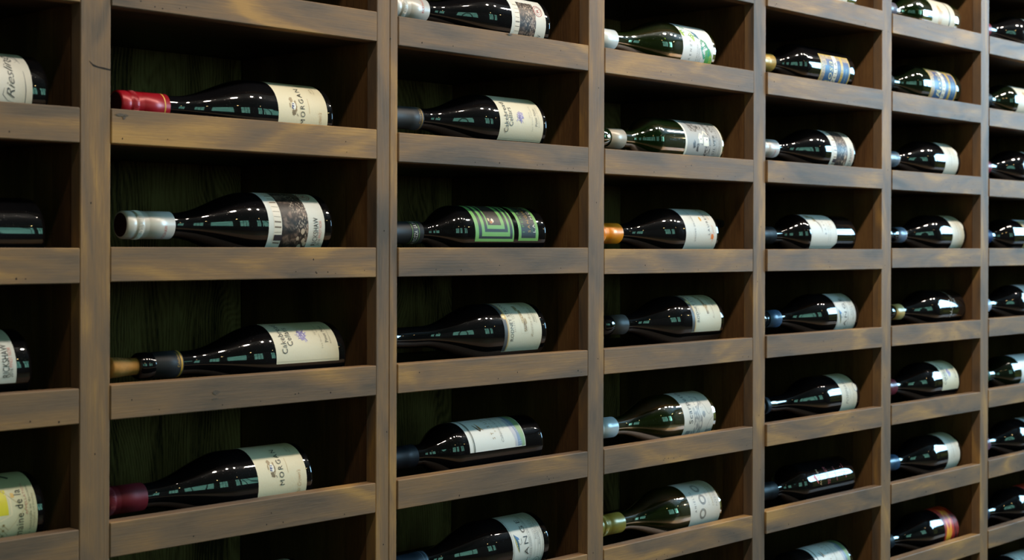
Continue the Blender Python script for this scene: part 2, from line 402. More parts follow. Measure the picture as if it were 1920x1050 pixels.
def make_label(parent, R, sL, sR, ph0, ph1, pap, items, off=0.0, chamfer=0.0):
    """paper patch wrapped round the bottle plus its print. t runs from the neck edge (0) to the base edge (1), ph in degrees up from level"""
    D = math.radians
    def pt(t, ph, lay):
        s = sL + (sR - sL) * t; r = R + 0.00015 + 0.0001 * lay; a = D(ph + off)
        return (-s, -r * math.cos(a), R + r * math.sin(a))
    W = sL - sR
    n = max(4, int((ph1 - ph0) / 3)); V = []; F = []
    for i in range(n + 1):
        ph = ph0 + (ph1 - ph0) * i / n
        c = max(0, chamfer - R * D(ph - ph0)) / W
        c2 = c
        V += [pt(c * .25, ph, 0), pt(1 - c2, ph, 0)]
    for i in range(n): F.append((2 * i, 2 * i + 1, 2 * i + 3, 2 * i + 2))
    lab = link('label', pydata('label', V, F, True, mats=[pap]), pap, parent) if pap else parent
    A, B = Print(), Print()
    lay = 1
    for it in items:
        k = it[0]
        if k == 'T':
            _, s, t, cap, pa, pb, col = it[:7]; sp = it[7] if len(it) > 7 else 1.0; sh = it[8] if len(it) > 8 else 0.0
            vs_, fs_ = text_mesh(s, sp, sh); base = len(A.v); m = A.mi(ink(col)); dt = cap / 1000 / W
            for x, y in vs_: A.v.append(pt(t + dt / 2 - dt * y, pa + (pb - pa) * x, 5.5))
            for f in fs_: A.f.append(tuple(base + q for q in f)); A.m.append(m)
            continue
        lay += 0.12
        if k == 'R':
            _, t0, t1, pa, pb, col = it; m = B.mi(col if not isinstance(col, str) else ink(col)); q = max(1, int(abs(pb - pa) / 3.0)); base = len(B.v)
            L_ = it[6] if len(it) > 6 else 1
            for i in range(q + 1):
                ph = pa + (pb - pa) * i / q
                B.v += [pt(t0, ph, lay), pt(t1, ph, lay)]
            for i in range(q): B.f.append((base + 2 * i, base + 2 * i + 1, base + 2 * i + 3, base + 2 * i + 2)); B.m.append(m)
        elif k == 'O':
            _, t, ph, rt, rp, col = it[:6]; jag = it[6] if len(it) > 6 else 0.0
            m = B.mi(ink(col)); seg = 18; base = len(B.v); B.v.append(pt(t, ph, lay))
            rr = [1 + random.uniform(-jag, jag) for _ in range(seg)]
            for g in (0.4, 0.75, 1.0):
                for j in range(seg):
                    a = 2 * math.pi * j / seg; q = g * (rr[j] if g == 1 else 1)
                    B.v.append(pt(t + rt * q * math.cos(a) / 1000 / W, ph + math.degrees(rp * q * math.sin(a) / 1000 / R), lay))
            for j in range(seg):
                k2 = (j + 1) % seg; B.f.append((base, base + 1 + k2, base + 1 + j)); B.m.append(m)
                for g in range(2):
                    B.f.append((base + 1 + g * seg + j, base + 1 + g * seg + k2, base + 1 + (g + 1) * seg + k2, base + 1 + (g + 1) * seg + j)); B.m.append(m)
        elif k == 'G':
            _, t, ph, rad, wd, col = it; m = B.mi(ink(col)); seg = 28; base = len(B.v)
            for j in range(seg):
                a = 2 * math.pi * j / seg
                for q in (rad - wd / 2, rad + wd / 2):
                    B.v.append(pt(t + q * math.cos(a) / 1000 / W, ph + math.degrees(q * math.sin(a) / 1000 / R), lay))
            for j in range(seg):
                k2 = (j + 1) % seg
                B.f.append((base + 2 * j, base + 2 * j + 1, base + 2 * k2 + 1, base + 2 * k2)); B.m.append(m)
        elif k == 'L':
            _, pts, wd, col = it; m = B.mi(ink(col))
            wl = wd if isinstance(wd, (list, tuple)) else [wd] * len(pts)
            P2 = []
            for i in range(len(pts) - 1):
                (ta, pa), (tb, pb) = pts[i], pts[i + 1]; q = max(1, int(max(abs(pb - pa) / 4, abs(tb - ta) * W * 1000 / 4)))
                for j in range(q): P2.append((ta + (tb - ta) * j / q, pa + (pb - pa) * j / q, wl[i] + (wl[i + 1] - wl[i]) * j / q))
            P2.append((pts[-1][0], pts[-1][1], wl[-1])); base = len(B.v)
            for i, (t, ph, wv) in enumerate(P2):
                a = P2[max(0, i - 1)]; b = P2[min(len(P2) - 1, i + 1)]
                dx = (b[0] - a[0]) * W * 1000; dy = D(b[1] - a[1]) * R * 1000; l = math.hypot(dx, dy) or 1
                nx, ny = -dy / l * wv / 2, dx / l * wv / 2
                nj = max(1, int(abs(wv) / 4))
                for s_ in (1, -1):
                    B.v.append(pt(t + s_ * nx / 1000 / W, ph + s_ * math.degrees(ny / 1000 / R), lay))
            for i in range(len(P2) - 1): B.f.append((base + 2 * i, base + 2 * i + 1, base + 2 * i + 3, base + 2 * i + 2)); B.m.append(m)
    B.build('printed_design', lab); A.build('lettering', lab)
    return lab

# printed pictures that are flat print on the paper -------------------------------------------------
def picture(name, builder):
    if name in MATS: return MATS[name]
    m, nt, b, L = newmat(name); b.inputs['Roughness'].default_value = 0.45
    tc = nt.nodes.new('ShaderNodeTexCoord'); builder(nt, b, L, tc); MATS[name] = m; return m
def bark(nt, b, L, tc):
    n = nt.nodes.new('ShaderNodeTexNoise'); n.inputs['Scale'].default_value = 110; n.inputs['Detail'].default_value = 8; n.inputs['Distortion'].default_value = .6
    L.new(tc.outputs['Object'], n.inputs['Vector'])
    v = nt.nodes.new('ShaderNodeTexVoronoi'); v.inputs['Scale'].default_value = 1; mpv = nt.nodes.new('ShaderNodeMapping'); mpv.inputs['Scale'].default_value = (520, 230, 230); mpv.inputs['Rotation'].default_value = (0, .5, .4); L.new(tc.outputs['Object'], mpv.inputs['Vector']); L.new(mpv.outputs[0], v.inputs['Vector'])
    n2 = nt.nodes.new('ShaderNodeTexNoise'); n2.inputs['Scale'].default_value = 38; L.new(tc.outputs['Object'], n2.inputs['Vector'])
    r1 = ramp(nt, [(.36, hexc('120d0b')), (.54, hexc('3a2e28')), (.70, hexc('8d7568'))]); L.new(n.outputs['Fac'], r1.inputs['Fac'])
    r2 = ramp(nt, [(.22, (1, 1, 1)), (.42, (0, 0, 0))]); L.new(v.outputs['Distance'], r2.inputs['Fac'])
    r3 = ramp(nt, [(.44, (0, 0, 0)), (.56, (1, 1, 1))]); L.new(n2.outputs['Fac'], r3.inputs['Fac'])
    mu = nt.nodes.new('ShaderNodeMath'); mu.operation = 'MULTIPLY'; L.new(r2.outputs[0], mu.inputs[0]); L.new(r3.outputs[0], mu.inputs[1])
    mx = nt.nodes.new('ShaderNodeMix'); mx.data_type = 'RGBA'; L.new(mu.outputs[0], mx.inputs['Factor']); L.new(r1.outputs[0], mx.inputs['A'])
    mx.inputs['B'].default_value = hexc('bba898') + (1,); L.new(mx.outputs['Result'], b.inputs['Base Color'])
def sketch(dark, light, sc):
    def f(nt, b, L, tc):
        mp = nt.nodes.new('ShaderNodeMapping'); mp.inputs['Scale'].default_value = (sc, sc * .5, sc * .5); L.new(tc.outputs['Object'], mp.inputs['Vector'])
        n = nt.nodes.new('ShaderNodeTexNoise'); n.inputs['Scale'].default_value = 1; n.inputs['Detail'].default_value = 5; n.inputs['Distortion'].default_value = 1.5
        L.new(mp.outputs[0], n.inputs['Vector']); r = ramp(nt, [(.42, hexc(dark)), (.58, hexc(light))]); L.new(n.outputs['Fac'], r.inputs['Fac']); L.new(r.outputs[0], b.inputs['Base Color'])
    return f
def flames(nt, b, L, tc):
    mp = nt.nodes.new('ShaderNodeMapping'); mp.inputs['Scale'].default_value = (55, 14, 14); L.new(tc.outputs['Object'], mp.inputs['Vector'])
    n = nt.nodes.new('ShaderNodeTexNoise'); n.inputs['Scale'].default_value = 1; n.inputs['Detail'].default_value = 3; n.inputs['Distortion'].default_value = 1.0
    L.new(mp.outputs[0], n.inputs['Vector'])
    r = ramp(nt, [(.36, hexc('2a0a12')), (.46, hexc('b3201a')), (.56, hexc('d8401e')), (.63, hexc('f4b22a'))]); L.new(n.outputs['Fac'], r.inputs['Fac']); L.new(r.outputs[0], b.inputs['Base Color'])
def speckle(ca, cb):
    def f(nt, b, L, tc):
        n = nt.nodes.new('ShaderNodeTexNoise'); n.inputs['Scale'].default_value = 420; n.inputs['Detail'].default_value = 4; L.new(tc.outputs['Object'], n.inputs['Vector'])
        r = ramp(nt, [(.42, hexc(ca)), (.6, hexc(cb))]); L.new(n.outputs['Fac'], r.inputs['Fac']); L.new(r.outputs[0], b.inputs['Base Color'])
    return f
P_BARK = picture('picture_bark', bark)
P_SKETCH = picture('picture_tree_sketch', sketch('2c2c2e', 'b9b6b4', 260))
P_HAM = picture('picture_grey_wash', sketch('8e8e8e', 'd6d2cc', 120))
P_FLAME = picture('picture_flames', flames)
P_GOLDSPECK = picture('picture_gold_speckle', speckle('8a7c70', 'c9ae84'))
P_HILL = picture('picture_sepia_hill', sketch('7c6a4a', 'c9bb98', 420))
P_FRUIT = picture('picture_dark_ground', speckle('2a241e', '3a322a'))

def L_rick():
    it = [('R', .23, .70, -70, 80, P_BARK), ('R', .09, .225, -70, 80, 'ece4d8')]
    for p in range(-64, 78, 9): it.append(('L', [(.10, p), (.215, p + random.uniform(-1, 1))], random.choice((.5, .8, 1.8)), '7a6a5c'))
    it += [('R', .10, .24, -24, -14, '2b2530')]
    for t, p, r in ((.60, -8, 3), (.63, -24, 2.6), (.66, -30, 2.4), (.58, -36, 3), (.52, -20, 2)): it.append(('O', t, p, r, r * 1.2, 'c6b3a0', .15))
    it += [('T', 'RICKSHAW', .835, 7.2, -33, 16, '2a2523'), ('T', '2016', .915, 4, -33, -21, '453d38'), ('T', 'PINOT NOIR', .915, 4, -19, 11, 'd98a80'),
           ('G', .80, 64, 8.5, .8, 'b0383a'), ('G', .80, 64, 6.0, .5, 'b0383a'), ('T', 'R', .80, 6, 60, 68, 'b0383a')]
    return it
def crest(t, ph):
    return [('O', t - .01, ph + 11, 2.6, 3.6, 'a08a66', .3), ('O', t + .02, ph - 11, 2.8, 3.8, '7d6a4c', .3), ('O', t + .065, ph - 1, 1.8, 6.5, '8f7a58', .35), ('O', t + .03, ph, 2.8, 5.0, 'f0efe9', .15),
            ('O', t - .045, ph + 1, .9, 3.2, '9a8560', .3), ('L', [(t + .0, ph - 5), (t + .02, ph + 5)], 3.2, '3f4f86'), ('O', t + .07, ph + 8, 1.2, 2.0, 'a08a66', .3), ('L', [(t + .08, ph - 13), (t + .10, ph - 17)], .8, '6f5e44')]
def L_morgan():
    return [('T', 'MORGAN', .485, 6.6, -34, 33, '2b2723', 1.35), ('L', [(.625, -15), (.625, 12)], .5, 'b79a66'),
            ('T', "in the Crown's", .835, 5.5, -62, -12, 'b98a52', 1.0, .35), ('T', '2016', .77, 2.6, 24, 35, '9b8a66'), ('T', 'Monterey', .83, 3.0, 22, 40, '9b8a66', 1.0, .3)] + crest(.29, -4)
def L_cake():
    it = [('T', 'Cakebread', .14, 8.0, 17, 80, '3f3c38', 1.05), ('T', 'Cellars', .245, 8.0, 30, 68, '3f3c38', 1.05)]
    for j in range(13):
        a = j * 0.49 + random.uniform(-.2, .2); q = random.uniform(.7, 1.15)
        it.append(('L', [(.47, 50), (.47 + .10 * q * math.cos(a), 50 + 14 * q * math.sin(a))], [2.2, 1.6 * random.uniform(.4, 1.2)], random.choice(('8179b0', 'a7a0c8', '8f88ba', 'b9b3d2'))))
    it += [('O', .475, 50, 5.2, 6.0, '8a82b6', .4)]
    for j in range(22): it.append(('O', .47 + random.uniform(-.055, .055), 50 + random.uniform(-9, 9), random.uniform(.6, 1.2), random.uniform(.6, 1.2), random.choice(('6a609c', 'cfcadf', '9a93c0', 'dedae6')), .3))
    it += [('T', 'Two Creeks Vineyards', .745, 2.6, 22, 76, '8a8478', 1.2), ('T', '2016', .69, 2.6, 48, 60, '8a8478', 1.4), ('T', 'Pinot Noir', .83, 4.8, 33, 70, '55504a', 1.1), ('T', 'Anderson Valley', .895, 2.6, 30, 74, '8a8478', 1.2),
           ('L', [(.01, 4), (.99, 4)], .35, 'b3ad9a')]
    return it
def L_peraz():
    it = []
    G, K = '74ae5e', '20262a'
    for a, b, p, c in ((.0, .605, -17, G), (.054, .58, -11, K), (.10, .54, -6, G), (.145, .505, 3, K), (.185, .46, 9.5, G), (.206, .41, 17.5, P_FRUIT)):
        it.append(('R2', a, b, p, 122, c))
    it += [('O', .33, 36, 5.2, 5.6, 'd8a450', .1), ('O', .345, 34, 3.4, 3.8, 'e8bf74', .1), ('O', .365, 22.5, 4.6, 3.4, 'd39a45', .08), ('O', .25, 52, 3.6, 4.6, '8c9a66', .3), ('O', .31, 49, 3.4, 5.0, '9aa070', .25), ('O', .255, 41, 2.4, 4.2, 'b5b58c', .3),
           ('O', .29, 27, 2.6, 4.0, 'e6dccb', .3), ('O', .26, 24, 3.0, 2.0, 'b8702e', .3), ('O', .235, 30, 1.8, 2.4, 'c9b48c', .3), ('O', .30, 21, 2.2, 1.8, '3c3022', .3)]
    it += [('R2', .677, 1.0, -15, 122, G), ('R2', .722, .955, -9, 122, K)]
    it += [('T', 'I PERAZZI', .755, 4.6, 3, 80, '5f9a52', 1.25), ('L', [(.80, 3), (.80, 84)], .9, '8d8d8a'), ('T', 'SANGIOVESE', .85, 5.0, 3, 96, 'c9a04a', 1.3), ('T', 'LA MOZZA', .93, 5.0, 3, 92, 'e8e6df', 1.5), ('T', '2015', .895, 2.2, 4, 12, '5f9a52')]
    return it
def L_rodney():
    it = [('R', 0, .085, -36, 100, '4e5156'), ('R', .085, .10, -36, 100, 'c09a4a'), ('R', .11, .118, -36, 100, 'c9a75c'), ('O', .06, 36, 4.0, 4.5, 'd8bd78', .05), ('O', .06, 36, 2, 2, 'f0e3bd', .2),
          ('T', 'RODNEY STRONG', .195, 6.2, -14, 78, '26241f', 1.05), ('T', 'ESTATE VINEYARDS', .275, 2.6, 4, 62, '8c8472', 1.3), ('T', '2014', .32, 2.6, 30, 44, '8c8472', 1.4),
          ('L', [(.44, 0), (.63, 0)], .3, 'c9c2ae'), ('L', [(.44, 0), (.44, 72)], .3, 'c9c2ae'), ('L', [(.63, 0), (.63, 72)], .3, 'c9c2ae'),
          ('R', .53, .60, 3, 24, P_HILL), ('R', .50, .57, 20, 50, P_HILL), ('O', .60, 24, 2, 4, 'a08f68', .3), ('R', .46, .54, 48, 64, P_HILL),
          ('T', 'Russian River Valley', .745, 6.2, -8, 78, 'a08f70', 1.05, .45), ('T', 'PINOT NOIR', .835, 3.4, 22, 56, '5d564a', 1.2), ('T', 'RUSSIAN RIVER', .885, 2.4, 20, 54, '9d947e', 1.1)]
    return it
def L_supery():
    it = [('R', .065, .095, 0, 115, '4c524c'), ('R', .072, .078, 0, 115, 'c9ccc4')]
    it += [('L', [(.20, 62), (.24, 50), (.27, 44), (.285, 47), (.26, 58)], [1, 2.4, 2.6, 2, .8], '4a3a1e'), ('L', [(.265, 66), (.29, 52), (.33, 45)], [1, 2.2, 1], 'b8863a')]
    it += [('T', 'ST SUPERY', .445, 5.2, 22, 110, '8f7435', 1.9), ('T', 'ESTATE', .51, 2.6, 38, 78, 'b9ad8f', 1.5), ('T', 'Cabernet Sauvignon', .595, 6.0, 14, 96, '7d7c74', 1.0, .35), ('T', 'Dollarhide', .68, 2.6, 44, 84, 'a09f98', 1.1),
           ('L', [(.80, 70), (.83, 40), (.87, 16), (.875, 2)], [10, 11, 12, 14], 'b9bccb'), ('L', [(.86, 100), (.875, 60), (.90, 30), (.905, 2)], [10, 11, 9, 10], '7d93b4'), ('L', [(.935, 110), (.935, 70), (.945, 40), (.96, 1)], [11, 12, 10, 6.5], '86a77c')]
    return it
def L_lange():
    it = []
    for t in (.02, .045, .955, .98): it.append(('L', [(t, -62), (t, 92)], .35, '5c5f60'))
    for t in (.53, .60, .70, .80, .88): it.append(('L', [(t, -20), (t, 86)], .3, '77797a'))
    it += [('T', 'LANGE', .43, 8.2, -26, 64, '3a3a3a', 1.35), ('T', 'ESTATE WINERY AND VINEYARDS', .565, 2.4, -20, 78, '77797a', 1.1), ('T', 'PINOT NOIR', .75, 3.4, 16, 58, '6a6c6d', 1.4), ('T', 'WILLAMETTE VALLEY', .84, 3.2, 4, 62, '6a6c6d', 1.2), ('T', '2015 OREGON', .92, 2.4, 26, 70, '8a8c8d', 1.2),
           ('L', [(.10, 32), (.15, 16), (.21, -4)], [.6, 6.5, .5], '27536e'), ('L', [(.09, 28), (.135, 10), (.20, -4)], [.4, 2.4, .4], 'c9bb62'), ('L', [(.12, 30), (.20, 22), (.235, 20)], [.5, 4.0, .4], '3c6fae'), ('L', [(.15, 16), (.25, 10), (.30, 14), (.29, 22)], .7, '5a5d60'), ('G', .80, -30, 6.5, .5, '6a6c6d'), ('T', 'PN', .80, 4, -34, -26, '6a6c6d')]
    return it
def L_frenzy():
    T1, T2, T3, T4 = '1f8f5e', '169a78', '4fa84e', '9cbf4e'
    return [('T', 'FRENZY', .245, 4.6, -36, 17, '4a4d4b', 1.9), ('T', 'PINOT NOIR', .41, 2.8, -64, -29, '777a78', 1.2), ('T', 'MARLBOROUGH', .465, 3.0, -36, 8, '777a78', 1.25), ('T', 'SAUVIGNON', .525, 3.0, -38, 0, '777a78', 1.25), ('T', 'BLANC', .585, 3.0, -38, -18, '777a78', 1.25),
            ('L', [(.03, 40), (.06, 30), (.09, 24)], [5, 7, 2], T4), ('L', [(.10, 50), (.17, 44), (.26, 37), (.36, 36), (.46, 31), (.54, 24)], [6, 15, 15, 10, 6, 2], T1), ('L', [(.10, 62), (.16, 54), (.24, 50)], [4, 9, 5], T2), ('L', [(.29, 34), (.36, 24), (.385, 15)], [9, 8, 2], T4), ('L', [(.40, 40), (.50, 31), (.56, 22)], [4, 5, 1.5], '2f6f9a'),
            ('L', [(.06, 40), (.14, 42)], 1.0, T1), ('L', [(.08, 34), (.16, 36)], .8, T1),
            ('L', [(.60, 20), (.67, 10), (.70, 2)], [6, 16, 17], T1), ('L', [(.66, 8), (.74, -6), (.79, -18)], [17, 19, 16], T2), ('L', [(.78, 0), (.85, -16), (.87, -36)], [12, 17, 17], T3), ('L', [(.90, -12), (.94, -24), (.93, -36)], [5, 9, 8], T4), ('L', [(.86, -32), (.87, -54), (.87, -76)], [17, 15, 14], T1), ('L', [(.585, 24), (.63, 18)], 1.0, T1), ('L', [(.58, 12), (.63, 10)], 1.0, T1)]
def L_oak():
    it = [('R', 0, .045, -80, 105, 'efece0'), ('R', .965, 1, -80, 105, 'efece0'), ('R', .20, .27, -14, 8, P_SKETCH), ('R', .30, .36, -22, 0, P_SKETCH), ('R', .18, .36, 28, 74, P_SKETCH), ('R', .36, .52, 34, 50, P_SKETCH), ('R', .535, .66, -80, 2, P_SKETCH), ('R', .60, .66, 2, 70, P_SKETCH),
          ('L', [(.53, -80), (.53, 20)], .6, '3b3b3c'), ('R', .36, .46, 0, 20, 'f2efe4'), ('R', .48, .62, -6, 16, 'f4f1e6'), ('L', [(.34, 10), (.40, 24), (.47, 20), (.52, 32), (.60, 22)], 2.6, 'ebe7da'), ('O', .41, 10, 1.0, 1.0, '3b3b3c'), ('O', .57, 10, 1.1, 1.1, '3b3b3c'), ('O', .44, -3, 1.0, 1.0, '3b3b3c'), ('L', [(.67, -80), (.67, 100)], .5, '3b3b3c'),
          ('T', 'SILVER OAK', .765, 6.6, -28, 66, '33363a', 1.15, .15), ('L', [(.83, -80), (.83, 20)], .4, '55585c'), ('T', 'CELLARS', .85, 3, 10, 48, '55585c', 1.3), ('T', 'Alexander Valley', .905, 3.6, -28, 14, '5d6064', 1.0, .3)]
    return it
def L_laur():
    return [('T', 'SINGING GRUNER VELTLINER', .295, 3.4, -16, 84, '55585c', 1.35), ('T', 'LAURENZ V', .735, 5.2, -1, 74, '2f3032', 1.4), ('O', .565, 37, 2.8, 4.4, 'd9a130', .05), ('O', .845, -5, 4.0, 4.6, 'e07a1c', .12),
            ('L', [(.845, -5), (.84, -22)], .4, 'e9a25a'), ('L', [(.845, -5), (.78, -12)], .6, 'e07a1c'), ('L', [(.845, -5), (.80, 4)], .6, 'e07a1c'), ('L', [(.845, -5), (.90, -12)], .6, 'e07a1c'), ('L', [(.845, -5), (.92, 4)], .5, 'e07a1c'), ('L', [(.845, -5), (.76, -2)], .4, 'e9a25a'), ('L', [(.845, -5), (.87, -16)], .6, 'e07a1c'),
            ('T', 'und', .86, 5.0, 3, 21, 'e08a2c', 1.0, .35), ('T', 'Sing', .845, 4.4, 34, 52, 'e0a04c', 1.0, .35), ('T', '2014', .22, 3, 34, 48, 'b9b6b0', 1.3), ('T', 'Sophie', .78, 4, 54, 76, 'e0a04c', 1.0, .35)]
def L_scarp():
    it = [('R', .34, .62, -40, 30, P_HAM), ('R', .45, .70, 24, 60, P_HAM), ('O', .47, 44, 9, 9, 'ddd8d0', .1), ('O', .62, 20, 6, 10, 'cfcac3', .15), ('O', .68, 12, 4, 5, '8f8f8f', .2), ('R', .10, .60, -80, -22, P_HAM), ('R', .66, .9, -20, 4, 'cfcdc9'), ('R', .78, .98, -60, -24, '9c9c9c'),
          ('L', [(.42, 84), (.50, 62), (.66, 52), (.76, 30), (.80, 14), (.86, 10), (.97, 22)], .5, '3f3f40'), ('L', [(.97, 4), (.86, -4), (.80, -14), (.80, -34), (.74, -52), (.86, -46), (.96, -34), (.99, -18)], .5, '3f3f40'), ('T', 'Scarpetta', .24, 12.5, -6, 82, '0e0e10', 1.1)]
    return it
def L_anie():
    it = [('T', 'ANIELLO', .175, 4.6, 2, 50, '55575a', 1.6)]
    for t, p in ((.41, -4), (.46, 28), (.44, 58)):
        for r in (5.4, 6.4, 7.4, 8.4): it.append(('G', t, p, r, .45, '6a6664'))
        for j in range(16):
            a = j * math.pi / 8; it.append(('L', [(t + .062 * math.cos(a), p + 7.6 * math.sin(a)), (t + .095 * math.cos(a + .25), p + 11.6 * math.sin(a + .25))], .45, '807c79'))
    it += [('T', 'SOIL 006', .635, 4.0, 12, 46, 'b9b7b4', 1.2), ('T', 'CHARDONNAY', .765, 4.4, 10, 62, 'a89a66', 1.2), ('T', 'PATAGONIA ARGENTINA', .835, 2.4, 16, 66, '9a9896', 1.1), ('T', 'PATAGONIA', .885, 3.2, 8, 60, '77787a', 1.2)]
    return it
def L_zella():
    return [('R2', .0, 1, -80, 37, 'c9a94e'), ('R2', .03, .965, -80, 33, P_GOLDSPECK), ('R2', .20, .42, -80, 24, '3a4a80'), ('R2', .14, .42, -80, 6, '23558a'), ('R2', .56, .67, -80, 22, '37508a'), ('R2', .76, .955, -80, 21, '37508a'), ('R2', .76, .955, -80, 2, '1c568c'), ('R2', .56, .67, -80, -4, '2c568c'),
            ('R2', .425, .555, -80, 36, 'ece6d8'), ('R2', .675, .755, -80, 36, 'cfae46'), ('T', 'MAZZELLA', .49, 7.6, -80, 18, '17171c', 1.25), ('T', 'MERLOT', .715, 4.0, -56, 0, '57461e', 1.6), ('T', 'Rosa', .31, 15, -52, 18, 'efe6b4', 1.0, .24), ('L', [(.22, -44), (.24, -14), (.30, -14), (.30, -44)], 1.2, 'e2d9a6'), ('L', [(.20, -34), (.38, -34)], 1.0, 'e2d9a6'),
            ('T', 'Central Coast', .60, 2.8, -30, 14, 'b9c2d2', 1.0), ('T', 'California', .85, 4.0, -46, 4, 'a8b08a', 1.0)]
def L_land():
    it = [('L', [(.035, -30), (.035, 90)], .4, 'a9aaa4'), ('L', [(.035, -30), (.90, -30), (.965, -22), (.965, 90)], .5, '8d938a'), ('R', .26, .36, 42, 62, P_HILL), ('R', .10, .26, 56, 72, P_HILL), ('L', [(.33, 48), (.40, 32), (.43, 20), (.435, 8)], [3, 3.4, 1.6, .3], '7d756a'), ('L', [(.40, 44), (.44, 36), (.46, 26)], .6, '8d857a'),
          ('T', 'BAVIA', .55, 4.6, 4, 54, '55575a', 2.4), ('T', 'NAPA VALLEY', .66, 2.0, -18, 38, 'a0a29e', 1.1), ('T', 'MERLOT', .73, 2.0, -16, 30, 'a0a29e', 1.1), ('T', '2013', .80, 4, 22, 50, 'd0a79a', 1.5)]
    return it
def L_pomm():
    return [('T', 'POMMARD', .36, 8.0, -14, 56, '8a857c', 1.05, .25), ('T', 'Premier Cru', .55, 4, -2, 44, 'a39e94', 1.0, .35), ('T', 'Bourgogne', .75, 2.6, -20, 20, 'a39e94', 1.1), ('O', .97, 27, 6.5, 8.5, '7f8ea8', .03), ('O', .97, 27, 5.6, 7.4, 'e6e6e0', .02)]
def L_austin():
    return [('L', [(.05, 30), (.085, 20), (.12, 7)], [7.5, 4.5, .4], 'd8483c'), ('T', 'AUSTIN', .165, 5.0, 2, 46, 'c9a56a', 1.1), ('T', 'RESERVE BLEND', .36, 3.4, 2, 50, 'c4434a', 1.2), ('T', 'CABERNET', .395, 3.0, 2, 50, 'b23a42', 1.2), ('T', 'VINTAGE 2014', .585, 3.4, 6, 46, 'c0505a', 1.1), ('T', 'PASO ROBLES', .82, 3.6, 10, 50, 'c4434a', 1.2), ('O', .77, 18, 1.0, 1.3, 'c4434a'), ('O', .77, 30, 1.0, 1.3, 'c4434a'), ('O', .77, 42, 1.0, 1.3, 'c4434a')]
def L_tan():
    return [('O', .34, 6, 9, 15, 'c8a46c', .3), ('O', .34, 6, 6, 10, 'b48a50', .35), ('O', .34, -18, 8, 5, 'cdb088', .3), ('O', .30, 26, 6, 6, 'c8a46c', .3), ('L', [(.48, -30), (.48, 40)], .6, 'c2b49c'), ('R2', .735, .775, -80, 100, '1c2a1a')]
def L_faint():
    return [('L', [(.30, -20), (.30, 40)], .8, 'c4c0b4'), ('T', 'CHATEAU', .45, 5, -16, 46, 'b5b1a8', 1.0, .2), ('T', 'Grand Vin', .66, 3.5, 0, 36, 'bdb9ae', 1.0, .3)]
def L_seal(): return L_faint() + [('O', .95, 26, 6.0, 8.0, 'f2f2ee', .04)]
def L_uni():
    return [('T', 'UNI', .45, 8.0, -12, 30, 'c9ccd0', 1.9), ('L', [(.45, 92), (.53, 60), (.56, 40), (.55, 18), (.49, -4), (.44, -20)], .8, 'c9c0b0'), ('L', [(.50, 70), (.62, 40), (.63, 10)], .6, '9a9ea3'), ('T', 'WINES', .66, 4, 6, 34, 'aeb2b6', 1.2)]
def L_script():
    return [('T', 'Riesling', .68, 11.5, -12, 62, '55565a', .95, .42), ('T', '2017', .45, 4.2, 14, 44, '8a8b8d', 1.2, .3), ('L', [(.885, -40), (.895, 0), (.885, 30)], [.3, 1.0, .5], '77787b'), ('L', [(.77, 76), (.85, 60), (.88, 44)], [.3, 1.0, .4], '77787b'),
            ('L', [(.56, 2), (.54, -8), (.62, -16), (.72, -18)], [.3, .9, .4, .2], '77787b'), ('L', [(.72, 66), (.80, 56), (.86, 50), (.80, 46)], [.3, .7, .8, .3], '77787b')]
def L_dom():
    it = [('R', .20, .62, 2, 40, 'd9cf2a'), ('L', [(.20, 42), (.56, 42), (.66, 24), (.66, 2), (.5, -6)], 1.6, 'e9dfc0'), ('O', .50, 24, 2.2, 2.4, '8a8240', .3), ('O', .32, 14, 2.2, 2.4, '8a8240', .3), ('O', .70, 30, 2.2, 3, 'd8b25a', .2)]
    for i in range(4):
        for j in range(3): it.append(('O', .34 + .07 * i, -12 - 8 * j, 1.3, 1.3, '8d7c4c', .2)); it.append(('L', [(.34 + .07 * i, -12 - 8 * j), (.41 + .07 * i, -20 - 8 * j)], .5, '9f9162'))
    it += [('L', [(.30, 70), (.99, -10)], .35, 'c5b88c'), ('L', [(.40, -50), (.99, 30)], .35, 'c5b88c'), ('L', [(.60, 80), (.75, 62)], 3.2, '4d5048'), ('L', [(.50, 84), (.66, 66)], 3.2, '4d5048'),
           ('T', 'Domaine de la', .765, 8.2, -52, 38, '24231f', 1.12), ('T', 'APPELLATION', .855, 2.6, 0, 48, 'd09a8a', 1.1), ('T', 'Mis en bouteille au domaine', .905, 2.4, -46, 44, '8d8a78', 1.1), ('T', 'Produce of France', .95, 2.2, -20, 30, 'a5a28e', 1.1)]
    return it
def L_flame(): return [('R', .02, .98, -80, 100, P_FLAME)]
def L_none(): return []

RECT2 = True
def expand(items):
    # layered rectangles ('R2') are lifted a hair one over another, in the order they are printed
    return items

